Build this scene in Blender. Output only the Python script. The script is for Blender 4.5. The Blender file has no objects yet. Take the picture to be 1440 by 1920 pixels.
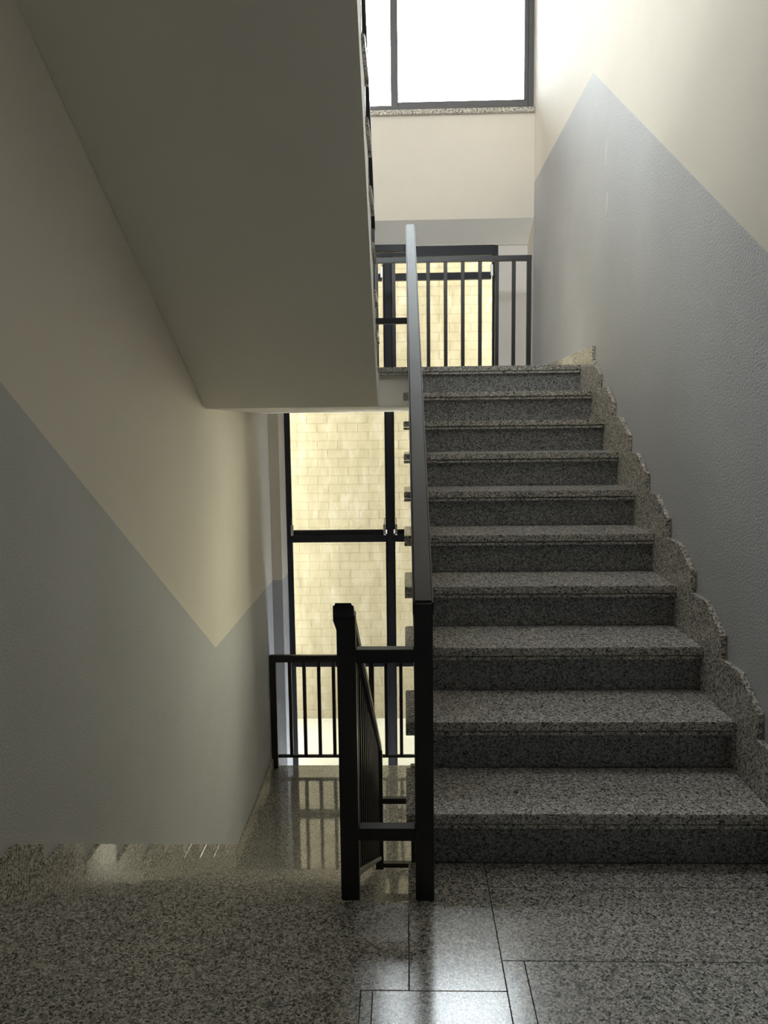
import bpy, bmesh, math, random
from mathutils import Matrix, Vector
random.seed(4)
SC = bpy.context.scene
COL = SC.collection

# ------------------------------------------------------------------ camera
F, PITCH, YAW, ROLL = 1430.445, .1133865, .0277151, -.0121109
cam_d = bpy.data.cameras.new('camera'); cam = bpy.data.objects.new('camera', cam_d); COL.objects.link(cam)
cam_d.sensor_fit = 'HORIZONTAL'; cam_d.sensor_width = 36; cam_d.lens = F / 1440 * 36
cam_d.clip_start = .02
fw = Vector((-math.sin(YAW)*math.cos(PITCH), math.cos(YAW)*math.cos(PITCH), -math.sin(PITCH)))
rt = Vector((math.cos(YAW), math.sin(YAW), 0)); up = rt.cross(fw)
rt2 = rt*math.cos(ROLL) + up*math.sin(ROLL); up2 = rt2.cross(fw)
cam.matrix_world = Matrix.Translation((0, -2.152, 1.30146)) @ Matrix((rt2, up2, -fw)).transposed().to_4x4()
SC.camera = cam

# ------------------------------------------------------------------ sky: one even overcast daylight
w = bpy.data.worlds.new('overcast_sky'); SC.world = w; w.use_nodes = True
bg = w.node_tree.nodes['Background']
bg.inputs[0].default_value = (.87, .94, 1.0, 1); bg.inputs[1].default_value = 23.0
def portal(name, x0, x1, y, z0, z1, sg=-1, side=None):
    l = bpy.data.lights.new(name, 'AREA'); l.shape = 'RECTANGLE'; l.size = x1-x0; l.size_y = z1-z0
    l.cycles.is_portal = True
    o = bpy.data.objects.new(name, l); COL.objects.link(o)
    o.location = ((x0+x1)/2, y, (z0+z1)/2); o.rotation_euler = (sg*math.pi/2, 0, 0)
    if side is not None: o.location = ((x0+x1)/2, (z0+z1)/2, side); o.rotation_euler = (0, 0, 0)
portal('daylight_portal', -1.08, .83, 4.86, -2.3, 2.84)
portal('daylight_portal', -1.15, 1.06, 4.62, 3.9, 5.3)
portal('daylight_portal', -1.1, 1.0, -3.62, 4.6, 5.85, 1)
portal('daylight_portal', -.95, -.25, 0, 0.6, 1.4, 1, 6.05)
SC.view_settings.view_transform = 'Standard'; SC.view_settings.look = 'None'
SC.view_settings.gamma = 1; SC.view_settings.use_curve_mapping = False
SC.view_settings.exposure = 0.40
SC.cycles.max_bounces = 10; SC.cycles.diffuse_bounces = 8; SC.cycles.glossy_bounces = 5
SC.cycles.transparent_max_bounces = 16
SC.cycles.caustics_reflective = False; SC.cycles.sample_clamp_indirect = 8
try:
    SC.cycles.use_denoising = True
except Exception: pass

# ------------------------------------------------------------------ materials
def mat(name, rgb, rough=.6, spec=.5, metal=0):
    m = bpy.data.materials.new(name); m.use_nodes = True
    b = m.node_tree.nodes['Principled BSDF']
    b.inputs['Base Color'].default_value = (*rgb, 1); b.inputs['Roughness'].default_value = rough
    b.inputs['Specular IOR Level'].default_value = spec; b.inputs['Metallic'].default_value = metal
    return m, m.node_tree, b
def nd(nt, t, **k):
    n = nt.nodes.new(t)
    for a, v in k.items():
        if a in n.inputs.keys(): n.inputs[a].default_value = v
        else: setattr(n, a, v)
    return n
def ramp(nt, stops, interp='LINEAR'):
    r = nt.nodes.new('ShaderNodeValToRGB'); r.color_ramp.interpolation = interp
    e = r.color_ramp.elements
    while len(e) < len(stops): e.new(.5)
    for el, (p, c) in zip(e, stops): el.position = p; el.color = (*c, 1)
    return r
def paint(name, rgb, var=.04, bump=.15, bscale=220, rough=.85, spec=.3):
    m, nt, b = mat(name, rgb, rough, spec); L = nt.links.new
    tc = nd(nt, 'ShaderNodeTexCoord')
    n1 = nd(nt, 'ShaderNodeTexNoise', Scale=1.7, Detail=5.0, Roughness=.6)
    L(tc.outputs['Object'], n1.inputs['Vector'])
    r = ramp(nt, [(.3, tuple(c*(1-var) for c in rgb)), (.7, tuple(min(1, c*(1+var)) for c in rgb))])
    L(n1.outputs['Fac'], r.inputs[0]); L(r.outputs[0], b.inputs['Base Color'])
    n2 = nd(nt, 'ShaderNodeTexNoise', Scale=float(bscale), Detail=2.0, Roughness=.5)
    L(tc.outputs['Object'], n2.inputs['Vector'])
    bp = nd(nt, 'ShaderNodeBump', Strength=bump, Distance=.0035)
    L(n2.outputs['Fac'], bp.inputs['Height']); L(bp.outputs[0], b.inputs['Normal'])
    return m
def granite(name, rough=.12, gain=1.0, tint=(1, 1, 1), scale=215):
    m, nt, b = mat(name, (.2, .2, .2), rough, .5); L = nt.links.new
    tc = nd(nt, 'ShaderNodeTexCoord'); oi = nd(nt, 'ShaderNodeObjectInfo')
    ad = nd(nt, 'ShaderNodeVectorMath', operation='MULTIPLY_ADD')
    L(oi.outputs['Random'], ad.inputs[0]); ad.inputs[1].default_value = (7.1, 3.3, 5.7); L(tc.outputs['Object'], ad.inputs[2])
    warp = nd(nt, 'ShaderNodeTexNoise', Scale=90.0, Detail=2.0)
    L(ad.outputs[0], warp.inputs['Vector'])
    wm = nd(nt, 'ShaderNodeVectorMath', operation='MULTIPLY_ADD')
    L(warp.outputs['Color'], wm.inputs[0]); wm.inputs[1].default_value = (.012, .012, .012); L(ad.outputs[0], wm.inputs[2])
    v = nd(nt, 'ShaderNodeTexVoronoi', Scale=float(scale)); L(wm.outputs[0], v.inputs['Vector'])
    sep = nd(nt, 'ShaderNodeSeparateColor'); L(v.outputs['Color'], sep.inputs[0])
    g = lambda a: tuple(a*gain*t for t in tint)
    r = ramp(nt, [(0, g(.04)), (.11, g(.09)), (.26, g(.21)), (.5, g(.32)), (.72, g(.44)), (.9, g(.58))])
    L(sep.outputs[0], r.inputs[0])
    n = nd(nt, 'ShaderNodeTexNoise', Scale=340.0, Detail=3.0, Roughness=.6); L(ad.outputs[0], n.inputs['Vector'])
    r2 = ramp(nt, [(.34, (.5, .5, .52)), (.6, (1.2, 1.17, 1.12))]); L(n.outputs['Fac'], r2.inputs[0])
    mx = nd(nt, 'ShaderNodeMix', data_type='RGBA', blend_type='MULTIPLY'); mx.inputs[0].default_value = 1
    L(r.outputs[0], mx.inputs[6]); L(r2.outputs[0], mx.inputs[7])
    L(mx.outputs[2], b.inputs['Base Color'])
    return m
BEIGE = paint('beige_wall_paint', (.78, .73, .655), .03, .06, 120)
GREY = paint('grey_textured_paint', (.52, .523, .54), .04, .7, 115, .75, .35)
SOFF = paint('soffit_paint', (.87, .85, .81), .02, .05, 120)
WHITE = paint('white_reveal_paint', (.86, .82, .79), .02, .05, 120)
GR_FLOOR = granite('polished_floor_granite', .17, 1.35, (1, .98, .92))
GR_LANDING = granite('polished_landing_granite', .07, 1.2, (1, .98, .92))
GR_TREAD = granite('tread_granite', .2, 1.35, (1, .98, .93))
GR_RISER_SHADE = granite('shaded_riser_granite', .3, .74, (.98, 1, 1.03))  # same granite as the treads, darkened: riser shade put into the colour
GR_SKIRT = granite('skirting_granite', .12, 1.45, (1, .96, .88), 190)
GR_FLOOR.node_tree.nodes['Principled BSDF'].inputs['Coat Weight'].default_value = .22
GR_LANDING.node_tree.nodes['Principled BSDF'].inputs['Coat Weight'].default_value = .8
GR_LANDING.node_tree.nodes['Principled BSDF'].inputs['Coat Roughness'].default_value = .04
GR_FLOOR.node_tree.nodes['Principled BSDF'].inputs['Coat Roughness'].default_value = .14
GROUT = mat('dark_grout', (.1, .095, .085), .9)[0]
def metal_paint(name, rgb, rough):
    m, nt, b = mat(name, rgb, rough, .5); L = nt.links.new
    tc = nd(nt, 'ShaderNodeTexCoord')
    n = nd(nt, 'ShaderNodeTexNoise', Scale=14.0, Detail=4.0); L(tc.outputs['Object'], n.inputs['Vector'])
    mr = nd(nt, 'ShaderNodeMapRange'); mr.inputs[3].default_value = rough-.05; mr.inputs[4].default_value = rough+.07
    L(n.outputs['Fac'], mr.inputs[0]); L(mr.outputs[0], b.inputs['Roughness'])
    return m
RAIL = metal_paint('dark_railing_paint', (.014, .012, .013), .32)
FRAME = metal_paint('dark_window_frame_paint', (.022, .023, .03), .45)
FRAME.node_tree.nodes['Principled BSDF'].inputs['Specular IOR Level'].default_value = .25
ALU = mat('bare_aluminium', (.55, .54, .5), .4, .5, .8)[0]
def glass(name, tint):
    m = bpy.data.materials.new(name); m.use_nodes = True; nt = m.node_tree; nt.nodes.clear(); L = nt.links.new
    o = nd(nt, 'ShaderNodeOutputMaterial'); t = nd(nt, 'ShaderNodeBsdfTransparent'); g = nd(nt, 'ShaderNodeBsdfGlossy')
    t.inputs[0].default_value = (*tint, 1); g.inputs['Roughness'].default_value = .02
    f = nd(nt, 'ShaderNodeFresnel'); f.inputs[0].default_value = 1.45
    mx = nd(nt, 'ShaderNodeMixShader'); L(f.outputs[0], mx.inputs[0]); L(t.outputs[0], mx.inputs[1]); L(g.outputs[0], mx.inputs[2])
    L(mx.outputs[0], o.inputs[0]); return m
GLASS = glass('clear_window_glass', (.95, .96, .95))
WARM_GLASS = glass('warm_tinted_glass', (.96, .913, .765))
def brick_paint(name, rgb):
    m, nt, b = mat(name, rgb, .9, .2); L = nt.links.new
    tc = nd(nt, 'ShaderNodeTexCoord'); oi = nd(nt, 'ShaderNodeObjectInfo')
    geo = nd(nt, 'ShaderNodeNewGeometry')
    mp = nd(nt, 'ShaderNodeMapping'); mp.inputs['Scale'].default_value = (3.5, 1, 1.2); L(geo.outputs['Position'], mp.inputs[0])
    n = nd(nt, 'ShaderNodeTexNoise', Scale=2.6, Detail=9.0, Roughness=.72, Distortion=.4); L(mp.outputs[0], n.inputs['Vector'])
    r = ramp(nt, [(.34, tuple(c*.80 for c in rgb)), (.52, rgb), (.66, (rgb[0]*1.2, rgb[1]*1.25, rgb[2]*1.45))])
    L(n.outputs['Fac'], r.inputs[0]); L(r.outputs[0], b.inputs['Base Color'])
    n2 = nd(nt, 'ShaderNodeTexNoise', Scale=45.0, Detail=4.0); L(geo.outputs['Position'], n2.inputs['Vector'])
    bp = nd(nt, 'ShaderNodeBump', Strength=.3, Distance=.004); L(n2.outputs['Fac'], bp.inputs['Height']); L(bp.outputs[0], b.inputs['Normal'])
    return m
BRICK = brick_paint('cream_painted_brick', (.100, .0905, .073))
CONC = paint('pale_concrete', (.72, .72, .66), .05, .3, 60)

# ------------------------------------------------------------------ mesh helpers
def box(bm, x0, x1, y0, y1, z0, z1, mi=0):
    v = [bm.verts.new(p) for p in ((x0,y0,z0),(x1,y0,z0),(x1,y1,z0),(x0,y1,z0),(x0,y0,z1),(x1,y0,z1),(x1,y1,z1),(x0,y1,z1))]
    for f in ((0,3,2,1),(4,5,6,7),(0,1,5,4),(1,2,6,5),(2,3,7,6),(3,0,4,7)):
        bm.faces.new([v[i] for i in f]).material_index = mi
def prism(bm, poly, xa, xb, mi=0):
    """poly: (y, z) outline; xa, xb: numbers or functions of y"""
    fa = xa if callable(xa) else (lambda y: xa); fb = xb if callable(xb) else (lambda y: xb)
    a = [bm.verts.new((fa(y), y, z)) for y, z in poly]; b = [bm.verts.new((fb(y), y, z)) for y, z in poly]
    n = len(poly); fs = [bm.faces.new(a), bm.faces.new(b[::-1])]
    for i in range(n): fs.append(bm.faces.new((a[i], b[i], b[(i+1) % n], a[(i+1) % n])))
    for f in fs: f.material_index = mi
def finish(bm, bev=0, seg=1):
    bmesh.ops.recalc_face_normals(bm, faces=bm.faces)
    if bev: bmesh.ops.bevel(bm, geom=list(bm.edges), offset=bev, segments=seg, affect='EDGES', clamp_overlap=True)
def mesh(name, bm, mats, bev=0, seg=1, origin=(0, 0, 0)):
    finish(bm, bev, seg); bmesh.ops.translate(bm, verts=bm.verts, vec=-Vector(origin))
    me = bpy.data.meshes.new(name); bm.to_mesh(me); bm.free()
    for m in (mats if isinstance(mats, (list, tuple)) else [mats]): me.materials.append(m)
    return me
BASE = {}; BASE_OBJ = {}
def link(name, data, parent=None, loc=(0, 0, 0)):
    o = bpy.data.objects.new(name, data); COL.objects.link(o); BASE_OBJ[o.name] = o
    loc = Vector(loc); BASE[o.name] = loc.copy()
    if parent: o.parent = parent; o.location = loc - BASE[parent.name]
    else: o.location = loc
    return o
def obj(name, bm, mats, parent=None, bev=0, seg=1, origin=None):
    """links a mesh given in world coordinates, its origin at the parent's base unless given"""
    if origin is None: origin = BASE[parent.name] if parent else (0, 0, 0)
    return link(name, mesh(name, bm, mats, bev, seg, origin), parent, origin)
def bx(name, dims, mats, parent=None, bev=0, seg=1):
    bm = bmesh.new(); box(bm, *dims); c = ((dims[0]+dims[1])/2, (dims[2]+dims[3])/2, dims[4])
    return obj(name, bm, mats, parent, bev, seg, c)
def thing(name, label, cat, loc, group=None):
    o = link(name, None, None, loc); o['label'] = label; o['category'] = cat
    if group: o['group'] = group
    return o
def structure(o, label=None):
    o['kind'] = 'structure'
    if label: o['label'] = label
    return o

# ------------------------------------------------------------------ dimensions
G, N, H = .28533, .02744, .165          # going, nosing, rise
XL, XR = -1.175, 1.087                  # side walls
YB, YF = -3.5, 4.42                     # back wall, spandrel plane
YW = 4.75                               # tall window plane
S10 = 9*G                               # riser 10 position along a flight
RY, LY = 0.0, 2.348                     # first riser of the right / left flights
edge = lambda y: -.1287 - .0113*y       # well side of the left flights

# ------------------------------------------------------------------ walls
def wall(name, polys, x0, x1, label=None):
    bm = bmesh.new()
    for poly, mi in polys: prism(bm, poly, x0, x1, mi)
    return structure(obj(name, bm, [GREY, BEIGE]), label)
ZT, ZB = 5.9, -3.5
wall('wall_right', [
    ([(YB, ZB), (YF, ZB), (YF, 3.27), (2.45, 3.27), (0, 1.65), (YB, 1.65)], 0),
    ([(YB, 1.65), (0, 1.65), (2.45, 3.27), (YF, 3.27), (YF, ZT), (YB, ZT)], 1),
    ([(YF, ZB), (5.0, ZB), (5.0, ZT), (YF, ZT)], 1)], XR, XR+.2, 'beige wall with a grey band stepping up beside the ascending stair')
wall('wall_left', [
    ([(YB, ZB), (4.43, ZB), (4.43, -.05), (2.4, -.05), (-.22, 1.625), (YB, 1.625)], 0),
    ([(YB, 1.625), (-.22, 1.625), (2.4, -.05), (4.43, -.05), (4.43, ZT), (YB, ZT)], 1)], XL-.2, XL, 'beige wall with a grey lower band beside the descending stair')
wr = bpy.data.objects['wall_right']
PATCH = paint('filler_paint', (.60, .60, .605), .03, .2, 120)
for yc, zc, a, b in ((2.123, 2.727, .022, .067), (2.09, 2.458, .022, .06)):
    bm = bmesh.new(); prism(bm, [(yc+a*math.cos(t)*(1+.15*math.sin(3*t)), zc+b*math.sin(t)) for t in [k*math.pi/7 for k in range(14)]], XR-.0006, XR-.0001)
    obj('filler_patch', bm, PATCH, wr)
bm = bmesh.new(); box(bm, XL, XR, YB-.2, YB, ZB, 1.63, 0); box(bm, XL, XR, YB-.2, YB, 1.63, 4.6, 1)
box(bm, XL, -1.1, YB-.2, YB, 4.6, ZT, 1); box(bm, 1.0, XR, YB-.2, YB, 4.6, ZT, 1); box(bm, -1.1, 1.0, YB-.2, YB, 5.85, ZT, 1)
structure(obj('wall_back', bm, [GREY, BEIGE]))
# left column / reveal beside the tall window
bm = bmesh.new()
box(bm, XL-.2, -1.085, 4.43, 5.0, ZB, -.045, 0); box(bm, XL-.2, -1.085, 4.43, 5.0, -.045, 2.92, 1)
structure(obj('wall_column', bm, [GREY, BEIGE]), 'narrow wall return between the left wall and the tall window')
bx_r = bmesh.new(); box(bx_r, .835, XR, YW, 5.0, ZB, 2.93, 0)
structure(obj('wall_far', bx_r, [WHITE]), 'pale narrow wall strip right of the tall window')
bm = bmesh.new(); prism(bm, [(YF, 3.815), (YF, 2.99), (YW-.022, 2.858), (YW-.022, 2.85), (5.0, 2.85), (5.0, 3.815)], XL, XR)
structure(obj('wall_spandrel', bm, [BEIGE]), 'beige wall panel under the top window')
bm = bmesh.new(); box(bm, XL, XR, YF, 5.0, 5.3, ZT)
structure(obj('wall_lintel', bm, [BEIGE]))
bm = bmesh.new(); box(bm, -1.085, .835, YW, 5.0, ZB, -2.35)
structure(obj('wall_plinth', bm, [WHITE]))
s = bmesh.new(); box(s, XL, XR, YF-.035, 5.0, 3.815, 3.85)
structure(obj('trim_1', s, [GR_SKIRT], bev=.003), 'pink-grey granite sill under the top window')
bm = bmesh.new(); box(bm, XL-.2, XR+.2, YB-.2, .6, ZT, ZT+.2); box(bm, XL-.2, XR+.2, 1.4, 5.0, ZT, ZT+.2)
box(bm, XL-.2, -.95, .6, 1.4, ZT, ZT+.2); box(bm, -.25, XR+.2, .6, 1.4, ZT, ZT+.2)
structure(obj('ceiling', bm, [WHITE]), 'roof slab above the stairwell')
bm = bmesh.new(); box(bm, XL, XR, YB, -.24, 3.06, 3.3)
structure(obj('ceiling', bm, [SOFF]), 'underside of the floor landing above the camera')
bm = bmesh.new(); box(bm, XL, XR, YB, 4.2, ZB-.1, -3.3)
structure(obj('floor', bm, [GR_FLOOR]), 'ground floor at the bottom of the stairwell')

# ------------------------------------------------------------------ landings with tiles
def tile(parent, x0, x1, y0, y1, z, nm='floor_tile', bev=.0008):
    g = .0009
    return bx(nm, (x0+g, x1-g, y0+g, y1-g, z-.03, z), GR_FLOOR if z == 0 else GR_LANDING, parent, bev)
def nosing(parent, x0, x1, y0, y1, z):
    return bx('nosing_strip', (x0, x1, y0, y1, z-.047, z-.033), GR_TREAD, parent, .002)
bm = bmesh.new(); box(bm, XL, XR, YB, -.24, -.24, -.032); box(bm, .0, XR, -.24, -.025, -.24, -.032)
land = structure(obj('floor', bm, [GROUT]), 'speckled granite floor landing in the foreground')
for d in ((0, .226, -.522, -.122), (0, .226, -.122, -.002),
          (.226, XR, -.42, -.122), (.226, XR, -.122, -.002), (.226, .28, -1.02, -.42), (.28, XR, -1.02, -.42),
          (-.085, .226, -1.12, -.522), (-.112, -.085, -1.12, -.522)):
    tile(land, *d, 0, bev=.0025 if d[3] == -.192 else .0008)
for y in (-1.72, -2.32, -2.92, -3.5):
    yt = y+.6 if y > -3.5 else -2.92
    for x0, x1 in ((XL, -.6), (-.6, 0), (0, .6), (.6, XR)):
        tile(land, x0, x1, y, yt if y != -1.72 else (-1.12 if x1 <= .0 else -1.12), 0)
tile(land, .226, XR, -1.12, -1.02, 0)
bm = bmesh.new()                        # one wide slab, notched round the border strips
L_ = [(XL+.001, -1.1191), (-.1129, -1.1191), (-.1129, -.5211), (-.0009, -.5211), (-.0009, -.1929), (XL+.001, -.1929)]
a_ = [bm.verts.new((x, y, -.03)) for x, y in L_]; b_ = [bm.verts.new((x, y, 0)) for x, y in L_]
bm.faces.new(a_[::-1]); bm.faces.new(b_)
for k in range(6): bm.faces.new((a_[k], a_[(k+1) % 6], b_[(k+1) % 6], b_[k]))
obj('floor_tile', bm, GR_FLOOR, land, .0015)
nosing(land, XL, .0, -.24, -.197, 0)
def mid_landing(z, label, name='floor'):
    bm = bmesh.new(); box(bm, XL, XR, S10+.02, 4.2, z-.24, z-.032); box(bm, XL, -.152, 2.371, S10+.02, z-.24, z-.032)
    o = structure(obj(name, bm, [SOFF]), label)
    for y0, y1 in ((S10-N, 2.914), (2.914, 3.505), (3.505, 4.1), (4.1, 4.2)):
        tile(o, -.152, XR, y0, y1, z)
    for y0, y1 in ((LY, 2.914), (2.914, 3.505), (3.505, 4.1), (4.1, 4.2)):
        tile(o, XL, -.152, y0, y1, z)
    if z > 0: nosing(o, -.152, XR-.02, S10-N+.005, S10, z)
    bx('edge_strip', (XL, XR, 4.2, 4.215, z-.24, z), GR_SKIRT, o, .001)
    return o
mid_landing(1.65, 'upper half landing slab and its granite edge')
lf = mid_landing(-1.65, 'lower half landing of polished granite tiles before the tall window')
bm = bmesh.new(); box(bm, -.150, XR, -.6, S10-N, -1.89, -1.682); structure(obj('floor', bm, [GROUT]), 'granite floor running on under the climbing flight')
for y0, y1 in ((-.6, 0), (0, .6), (.6, 1.2), (1.2, 1.8), (1.8, S10-N)):
    for x0, x1 in ((-.150, .5), (.5, XR)): tile(BASE_OBJ['floor.003'], x0, x1, y0, y1, -1.65)
for z in (1.65, -1.65):
    b1 = bmesh.new(); box(b1, XR-.018, XR, 2.28 if z > 0 else S10, 4.2, z, z+.085)
    structure(obj('baseboard_right', b1, [GR_SKIRT], bev=.0015))
    b1 = bmesh.new(); box(b1, XL, XL+.018, 2.70, 4.2, z, z+.085)
    structure(obj('baseboard_left', b1, [GR_SKIRT], bev=.0015))
b1 = bmesh.new(); box(b1, XL, XL+.018, YB, -.30, 0, .081)
structure(obj('baseboard_left', b1, [GR_SKIRT], bev=.0015))
b1 = bmesh.new(); box(b1, XR-.018, XR, YB, -.177, 0, .081)
structure(obj('baseboard_right', b1, [GR_SKIRT], bev=.0015))

# ------------------------------------------------------------------ stair flights
def flight(label, right, z0, dT, ds, first_piece, low=1):
    """right: the flight climbs away (+Y) against the right wall; else it climbs back (-Y) against the left wall"""
    if right:
        Y = lambda s_: RY + s_; xi = lambda y: .03; xt = lambda y: -.004; xw, xo = XR-.02, XR-.0013
    else:
        Y = lambda s_: LY - s_; xi = edge; xt = lambda y: edge(y)+.014; xw, xo = XL+.02, XL+.0013
    root = thing('stair_flight', label, 'staircase', (xw if right else xw, Y(0), z0))
    core = [(-.023, -.24), (-.023, -.032)]
    for i in range(1, 11):
        b = (i-1)*G+.02; core += [(b, (i-1)*H-.032), (b, i*H-.032)]
        if i == 10: core[-2:] = [(b-.0015, (i-1)*H-.032), (b-.0015, i*H-.034)]
    core += [(S10+.0188, 10*H-.24), (S10+.0188, 10*H-.2413), (2.826, 10*H-.2413)]
    bm = bmesh.new(); prism(bm, [(Y(a), z0+b) for a, b in core], xi, xw)
    prism(bm, [(Y(a), z0+b) for a, b in ((-.023, -.24), (-.023, -.09), (2.58, 1.415), (2.58, 1.4087), (2.826, 1.4087))], xw, xo)
    obj('stair_body', bm, [SOFF], root)
    for i in range(1, 11):
        a = Y((i-1)*G); b = Y((i-1)*G+.0195); ym = Y(i*G-.1)
        xe = xi(ym); x0, x1 = sorted((xe, xw))
        bx('riser', (x0, x1, min(a, b), max(a, b), z0+(i-1)*H+(0 if i > 1 else 0), z0+i*H-.0305), GR_RISER_SHADE, root, .0008)
        if i < 10:
            bm = bmesh.new(); x0, x1 = sorted((xt(ym), xw))
            f, bk = Y((i-1)*G-N), Y(i*G-.0005); box(bm, x0, x1, min(f, bk), max(f, bk), z0+i*H-.03, z0+i*H)
            f2, b2 = Y((i-1)*G-N+.0045), Y((i-1)*G-.0005)
            t = obj('tread', bm, [GR_TREAD], root, .003, 2, ((x0+x1)/2, a, z0+i*H-.03))
            bx('nosing_strip', (x0, x1, min(f2, b2), max(f2, b2), z0+i*H-.046, z0+i*H-.033), GR_TREAD, t, .0015)
    for i in range(first_piece, 11):
        T = H*i + dT; s0 = G*i + ds
        s1 = s0+G; top_end = T
        if s1 > S10-N+.3: s1 = S10-N+.3
        if i == 10 and right: s1 = S10; T = 1.6495
        pl = [(s0, max(T-.45, -.02) if i > low else 0), (s0, T-.084), (s0+.145, T), (s1, T), (s1, max(T-.285, 0) if i > low else 0)]
        bm = bmesh.new(); prism(bm, [(Y(a), z0+b) for a, b in pl], xw if right else xo, xo if right else xw)
        obj('skirting_tile', bm, [GR_SKIRT], root, .0012)
    return root
flight('speckled granite stair flight climbing away on the right, beside the grey wall', True, 0, .004, -.745, 2, 3)
flight('granite stair flight going down on the left to the lower half landing', False, -1.65, .081, -.605, 1, 2)
flight('stair flight overhead on the left, seen as a big sloping grey soffit', False, 1.65, .081, -.605, 1, 2)

# ------------------------------------------------------------------ railings
def post(root, x0, x1, y0, y1, z0, z1, nm='post'):
    return bx(nm, (x0, x1, y0, y1, z0, z1), RAIL, root, .0025, 2)
def stair_rail(label, xc, ya, za, yb, zb, zl, flat_a, flat_b, bars, post_a=True, hw=.0275, shift=0):
    """handrail from (ya, za) up to (yb, zb); zl(y): nosing line; bars: cross bars over the well to the next railing"""
    root = thing('stair_railing', label, 'railing', (xc(ya), ya, flat_a), 'dark stair railings')
    sgn = 1 if yb > ya else -1
    bm = bmesh.new(); prism(bm, [(ya, za), (yb, zb), (yb, zb-.046), (ya, za-.046)], lambda y: xc(y)-hw, lambda y: xc(y)+hw)
    obj('handrail', bm, RAIL, root, .006, 3)
    for yy, fl, zz in ((ya, flat_a, za), (yb, flat_b, zb)):
        y0, y1 = sorted((yy, yy+sgn*.05*(1 if yy == ya else -1)))
        y0, y1 = y0+.0012, y1-.0012; zc = zz - .034
        post(root, xc(yy)+shift-.025, xc(yy)+shift+.025, y0, y1, fl, zc)
    y0, y1 = ya+sgn*.05, yb-sgn*.05
    lo = lambda y: zl(y)+.085
    bm = bmesh.new(); prism(bm, [(y0, lo(y0)), (y1, lo(y1)), (y1, lo(y1)-.022), (y0, lo(y0)-.022)], lambda y: xc(y)-.018, lambda y: xc(y)+.018)
    obj('bottom_rail', bm, RAIL, root, .002)
    n = 18; L = y1-y0
    for k in range(1, n):
        y = y0+L*k/n; zt = za+(zb-za)*(y-ya)/(yb-ya)-.047
        bm = bmesh.new(); x = xc(y); prism(bm, [(y-.009, lo(y-.009)), (y+.009, lo(y+.009)), (y+.009, zt+(zb-za)/(yb-ya)*.009), (y-.009, zt-(zb-za)/(yb-ya)*.009)], x-.009, x+.009)
        obj('baluster', bm, RAIL, root, origin=(x, y, lo(y)))
    for (x0, x1, yc, z0, z1) in bars:
        bx('cross_bar', (x0, x1, yc-.018, yc+.018, z0, z1), RAIL, root, .002)
    return root
nl_r = lambda z0: (lambda y: z0+H+.5783*(y+N))            # nosing lines
nl_l = lambda z0: (lambda y: z0+H+.5783*(LY+N-y))
xr = lambda y: .0455
xl = lambda y: -.1655-.009*(y+.19)
stair_rail('dark steel handrail beside the steps climbing away, its top catching the light', xr, -.19, .84, 2.54, 2.485, nl_r(0), 0, 1.65,
           [(-.1338, .0202, -.165, .672, .709), (-.1338, .0202, -.165, .171, .207)])
r = stair_rail('dark handrail and close balusters beside the steps going down, left newel post', xl, 2.54, -.735, -.19, .84, nl_l(-1.65), -1.65, 0,
           [(-.161, .0205, 2.515, -1.115, -1.078), (-.161, .0205, 2.515, -1.55, -1.52)], shift=.006)
bm = bmesh.new(); pts = [(-.1938, .7935), (-.137, .7935), (-.1352, .765), (-.1842, .765)]
a_ = [bm.verts.new((x, -.1895, z)) for x, z in pts]; b_ = [bm.verts.new((x, -.1415, z)) for x, z in pts]
bm.faces.new(a_); bm.faces.new(b_[::-1])
for k in range(4): bm.faces.new((a_[k], b_[k], b_[(k+1) % 4], a_[(k+1) % 4]))
obj('post_neck', bm, RAIL, r, .001)
stair_rail('dark railing of the overhead flight, glimpsed as a thin strip beyond its tread ends', xl, 2.54, 2.485, -.19, 4.14, nl_l(1.65), 1.65, 3.3,
           [(-.1645, .0202, 2.515, 1.902, 1.937), (-.1645, .0202, 2.515, 2.318, 2.36)])
post(r, .0205, .0705, 2.49, 2.54, -1.65, -.86)

def landing_rail(label, z, yc, posts, bals, top, tk):
    root = thing('landing_railing', label, 'railing', (0, yc, z), 'landing railings')
    bx('handrail', (XL+.002, XR-.06 if z > 0 else XR-.02, yc-.02, yc+.02, top-tk, top), RAIL, root, .003, 2)
    for a, b in posts: post(root, a, b, yc-.02, yc+.02, z, top-tk-.0005)
    xs = sorted(posts)
    for k in range(len(xs)-1):
        bx('bottom_rail', (xs[k][1]+.0005, xs[k+1][0]-.0005, yc-.012, yc+.012, z+.094, z+.117), RAIL, root, .0015)
    me = None
    for x in bals:
        if me is None:
            bm = bmesh.new(); box(bm, -.0145, .0145, -.0145, .0145, 0, top-tk-.001-z-.118); me = mesh('baluster', bm, RAIL, .0015)
        link('baluster', me, root, (x, yc, z+.1175))
landing_rail('dark railing across the upper half landing, in front of the window head', 1.65, 4.15, [(-1.172, -1.125), (-.33, -.29), (.99, 1.025)],
             [-.99+.138*k for k in range(5)]+[-.214, -.075, .064]+[.202, .341, .479, .617, .752, .886], 2.632, .042)
landing_rail('dark railing across the lower half landing, in front of the tall window', -1.65, 4.17, [(-1.173, -1.118), (-.322, -.278), (1.0, 1.04)],
             [-1.0, -.877, -.751, -.625, -.499, -.4]+[-.175, -.048, .078, .205, .33, .457, .583, .71, .836], -.643, .06)

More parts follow.
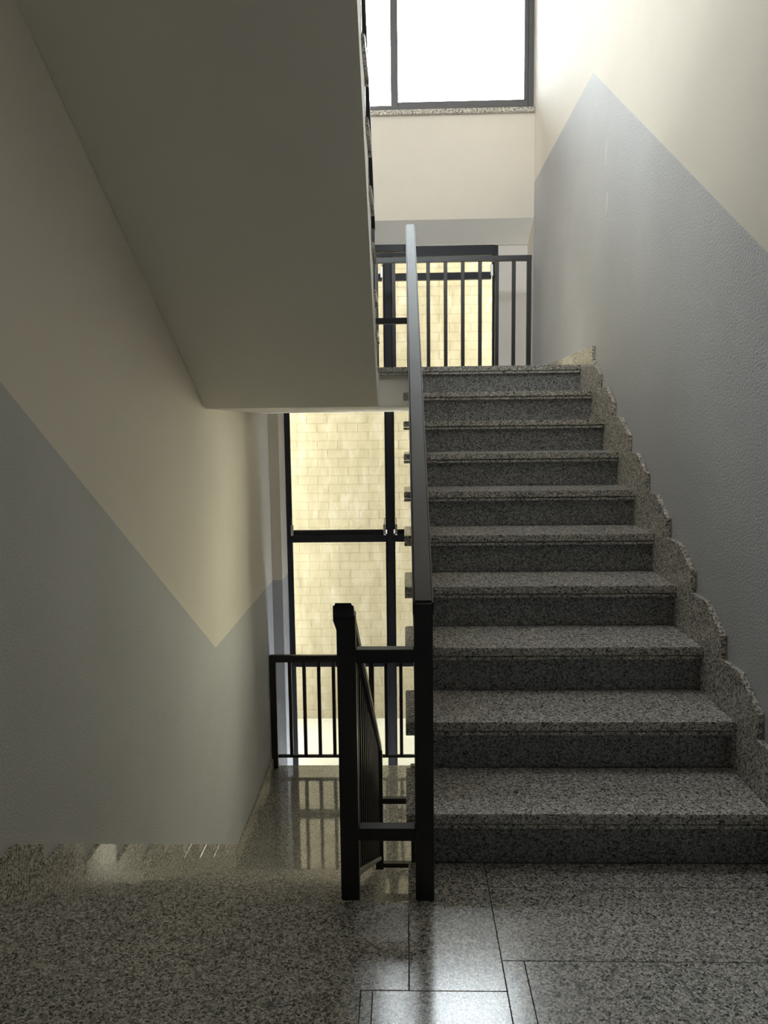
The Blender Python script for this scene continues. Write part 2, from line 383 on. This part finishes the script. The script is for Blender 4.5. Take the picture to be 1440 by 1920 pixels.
# ------------------------------------------------------------------ tall window
win = structure(link('window_1', None, None, (-.125, YW, -2.35)), 'tall dark framed window running past the half landings')
def fr(nm, x0, x1, z0, z1, y0=YW+.0, y1=YW+.06, m=FRAME, p=win, bev=.002): return bx(nm, (x0, x1, y0, y1, z0, z1), m, p, bev)
fr('window_jamb', -1.0848, -1.05, -2.35, 2.8498); fr('window_jamb', .80, .8348, -2.35, 2.8498)
fr('window_head', -1.05, .80, 2.765, 2.8498, YW-.02, YW+.06); fr('window_bottom_rail', -1.05, .80, -2.35, -2.29)
fr('window_mullion', -.165, -.105, -2.29, 2.765, YW-.015)
for zz in (.275, -.90, 1.55):
    for a, b in ((-1.05, -.165), (-.105, .80)): fr('window_transom', a, b, zz-.035, zz+.035, YW-.008)
for a, b in ((-1.03, -.185), (-.085, .775)):
    fr('sash_rail', a, b, .3105, .352, YW+.005, YW+.045); fr('sash_rail', a, b, 2.565, 2.625, YW-.006, YW+.045)
    fr('sash_rail', a, b, 2.72, 2.745, YW+.005, YW+.045)
for a, b in ((-1.05, -.165), (-.105, .80)):
    for c, d in ((-2.29, -.935), (-.865, .24), (.352, 1.515), (1.585, 2.765)):
        fr('sash_stile', a, a+.014, c, d, YW+.008, YW+.04); fr('sash_stile', b-.014, b, c, d, YW+.008, YW+.04)
        fr('glass_pane', a+.014, b-.014, c, d, YW+.022, YW+.027, WARM_GLASS, win, 0)
def stay(x, z):
    o = fr('window_stay', x-.011, x+.011, z, z+.095, YW-.045, YW-.02, ALU)
    bm = bmesh.new(); bmesh.ops.create_cone(bm, cap_ends=True, segments=10, radius1=.0035, radius2=.0035, depth=.05)
    bmesh.ops.create_icosphere(bm, subdivisions=1, radius=.006, matrix=Matrix.Translation((0, 0, .028)))
    link('stay_pin', mesh('stay_pin', bm, ALU), o, (x, YW-.032, z+.12)); 
for x, z in ((-1.03, .31), (-.188, .31), (-.082, .31), (-.186, 2.585), (.775, 2.585)): stay(x, z)

# ------------------------------------------------------------------ top window
w2 = structure(link('window_2', None, None, (0, 4.5, 3.85)), 'bright top window above the granite sill')
TOPFRAME = metal_paint('grey_top_window_paint', (.085, .08, .084), .4)
def f2(nm, x0, x1, z0, z1, y0=4.49, y1=4.56, m=TOPFRAME, bev=.002): return bx(nm, (x0, x1, y0, y1, z0, z1), m, w2, bev)
f2('window_jamb', 1.045, XR-.0002, 3.85, 5.2998); f2('window_jamb', XL+.0002, XL+.045, 3.85, 5.2998)
f2('window_bottom_rail', XL+.045, 1.045, 3.8502, 3.90); f2('window_head', XL+.045, 1.045, 5.25, 5.2998)
f2('window_mullion', -.086, -.028, 3.90, 5.25, 4.495)
for a, b in ((-.028, 1.045), (-1.13, -.086)):
    k = 1 if a > -.1 else 0
    f2('sash_rail', a, b, 3.90, 3.955 if k else 3.93, 4.505, 4.54); f2('sash_rail', a, b, 5.2, 5.25, 4.505, 4.54)
    f2('sash_stile', b-.035 if k else b-.001, b, 3.955, 5.2, 4.505, 4.54); f2('sash_stile', a, a+.002, 3.955, 5.2, 4.505, 4.54)
    f2('glass_pane', a+.002, b-(.035 if k else .001), 3.955 if k else 3.93, 5.2, 4.52, 4.525, GLASS, 0)

# rear window of the top storey, behind and above the camera
w3 = structure(link('window_3', None, None, (0, -3.55, 4.6)), 'window of the top storey behind the camera')
for d in ((-1.1, -1.06, 4.6, 5.85), (.96, 1.0, 4.6, 5.85), (-.08, -.02, 4.64, 5.81), (-1.06, .96, 4.6, 4.64), (-1.06, .96, 5.81, 5.85)):
    bx('window_frame', (d[0], d[1], -3.58, -3.53, d[2], d[3]), FRAME, w3, .002)
for a, b in ((-1.06, -.08), (-.02, .96)): bx('glass_pane', (a, b, -3.556, -3.552, 4.64, 5.81), GLASS, w3)

w4 = structure(link('added_roof_light', None, None, (-.6, 1.0, 6.0)), 'unseen roof light added above the overhead flight for fill light')  # roof opening added out of view to fill the right wall and treads
for d in ((-.95, -.91, .6, 1.4), (-.29, -.25, .6, 1.4), (-.91, -.29, .6, .64), (-.91, -.29, 1.36, 1.4)):
    bx('window_frame', (d[0], d[1], d[2], d[3], 5.98, 6.03), FRAME, w4, .002)
bx('glass_pane', (-.91, -.29, .64, 1.36, 6.0, 6.005), GLASS, w4)

# ------------------------------------------------------------------ outside: ground and the neighbour's painted brick wall
YN = 6.3
bm = bmesh.new(); box(bm, -8, 8, 5.0, YN+4, -2.35, -2.05)
structure(obj('ground', bm, [paint('grey_ground_concrete', (.11, .11, .107), .06, .3, 60)]), 'pale concrete ground between the buildings')
bm = bmesh.new(); box(bm, -1.5, XL-.2, 4.7, 5.0, -2.35, 6.1); box(bm, XR+.2, 1.35, 4.7, 5.0, -2.35, 6.1); box(bm, -1.5, 1.35, 4.7, 5.0, 6.1, 9)  # band above the roof is added, unseen, to cut daylight between the buildings
structure(obj('wall_outside', bm, [CONC]), 'outer face of the building beside the stairwell, with an unseen band added above the roof to dim the gap')
nb = thing('brick_wall', 'cream painted brick wall of the neighbouring building behind the tall window', 'wall', (0, YN, -2.05))
bm = bmesh.new(); box(bm, -1.5, 1.16, YN+.0004, YN+4, -2.05, 4.4); obj('wall_body', bm, [BRICK], nb)
cs, bl = .0965, .225
br_bm = bmesh.new(); box(br_bm, -bl/2+.0025, bl/2-.0025, -.0018, .02, .003, cs-.003); br_me = mesh('brick', br_bm, BRICK, .0012)
vis = []; rest = bmesh.new()
for r_ in range(67):
    z = -2.05+r_*cs
    for c in range(-6, 5):
        x = c*bl+(bl/2 if r_ % 2 else 0)+.05
        v = (-1.38 < x < .1 and z < 1.5) or (-.3 < x < 1.0 and 1.95 < z < 3.0)
        dy = random.uniform(-.0006, .0006)
        if v and len(vis) < 300: vis.append(1); link('brick', br_me, nb, (x, YN+dy, z))
        elif z+cs < 4.4: box(rest, x-bl/2+.004, x+bl/2-.004, YN-.0013+dy, YN+.003, z+.004, z+cs-.004)
o = obj('brick_field', rest, [BRICK], nb); o['kind'] = 'stuff'
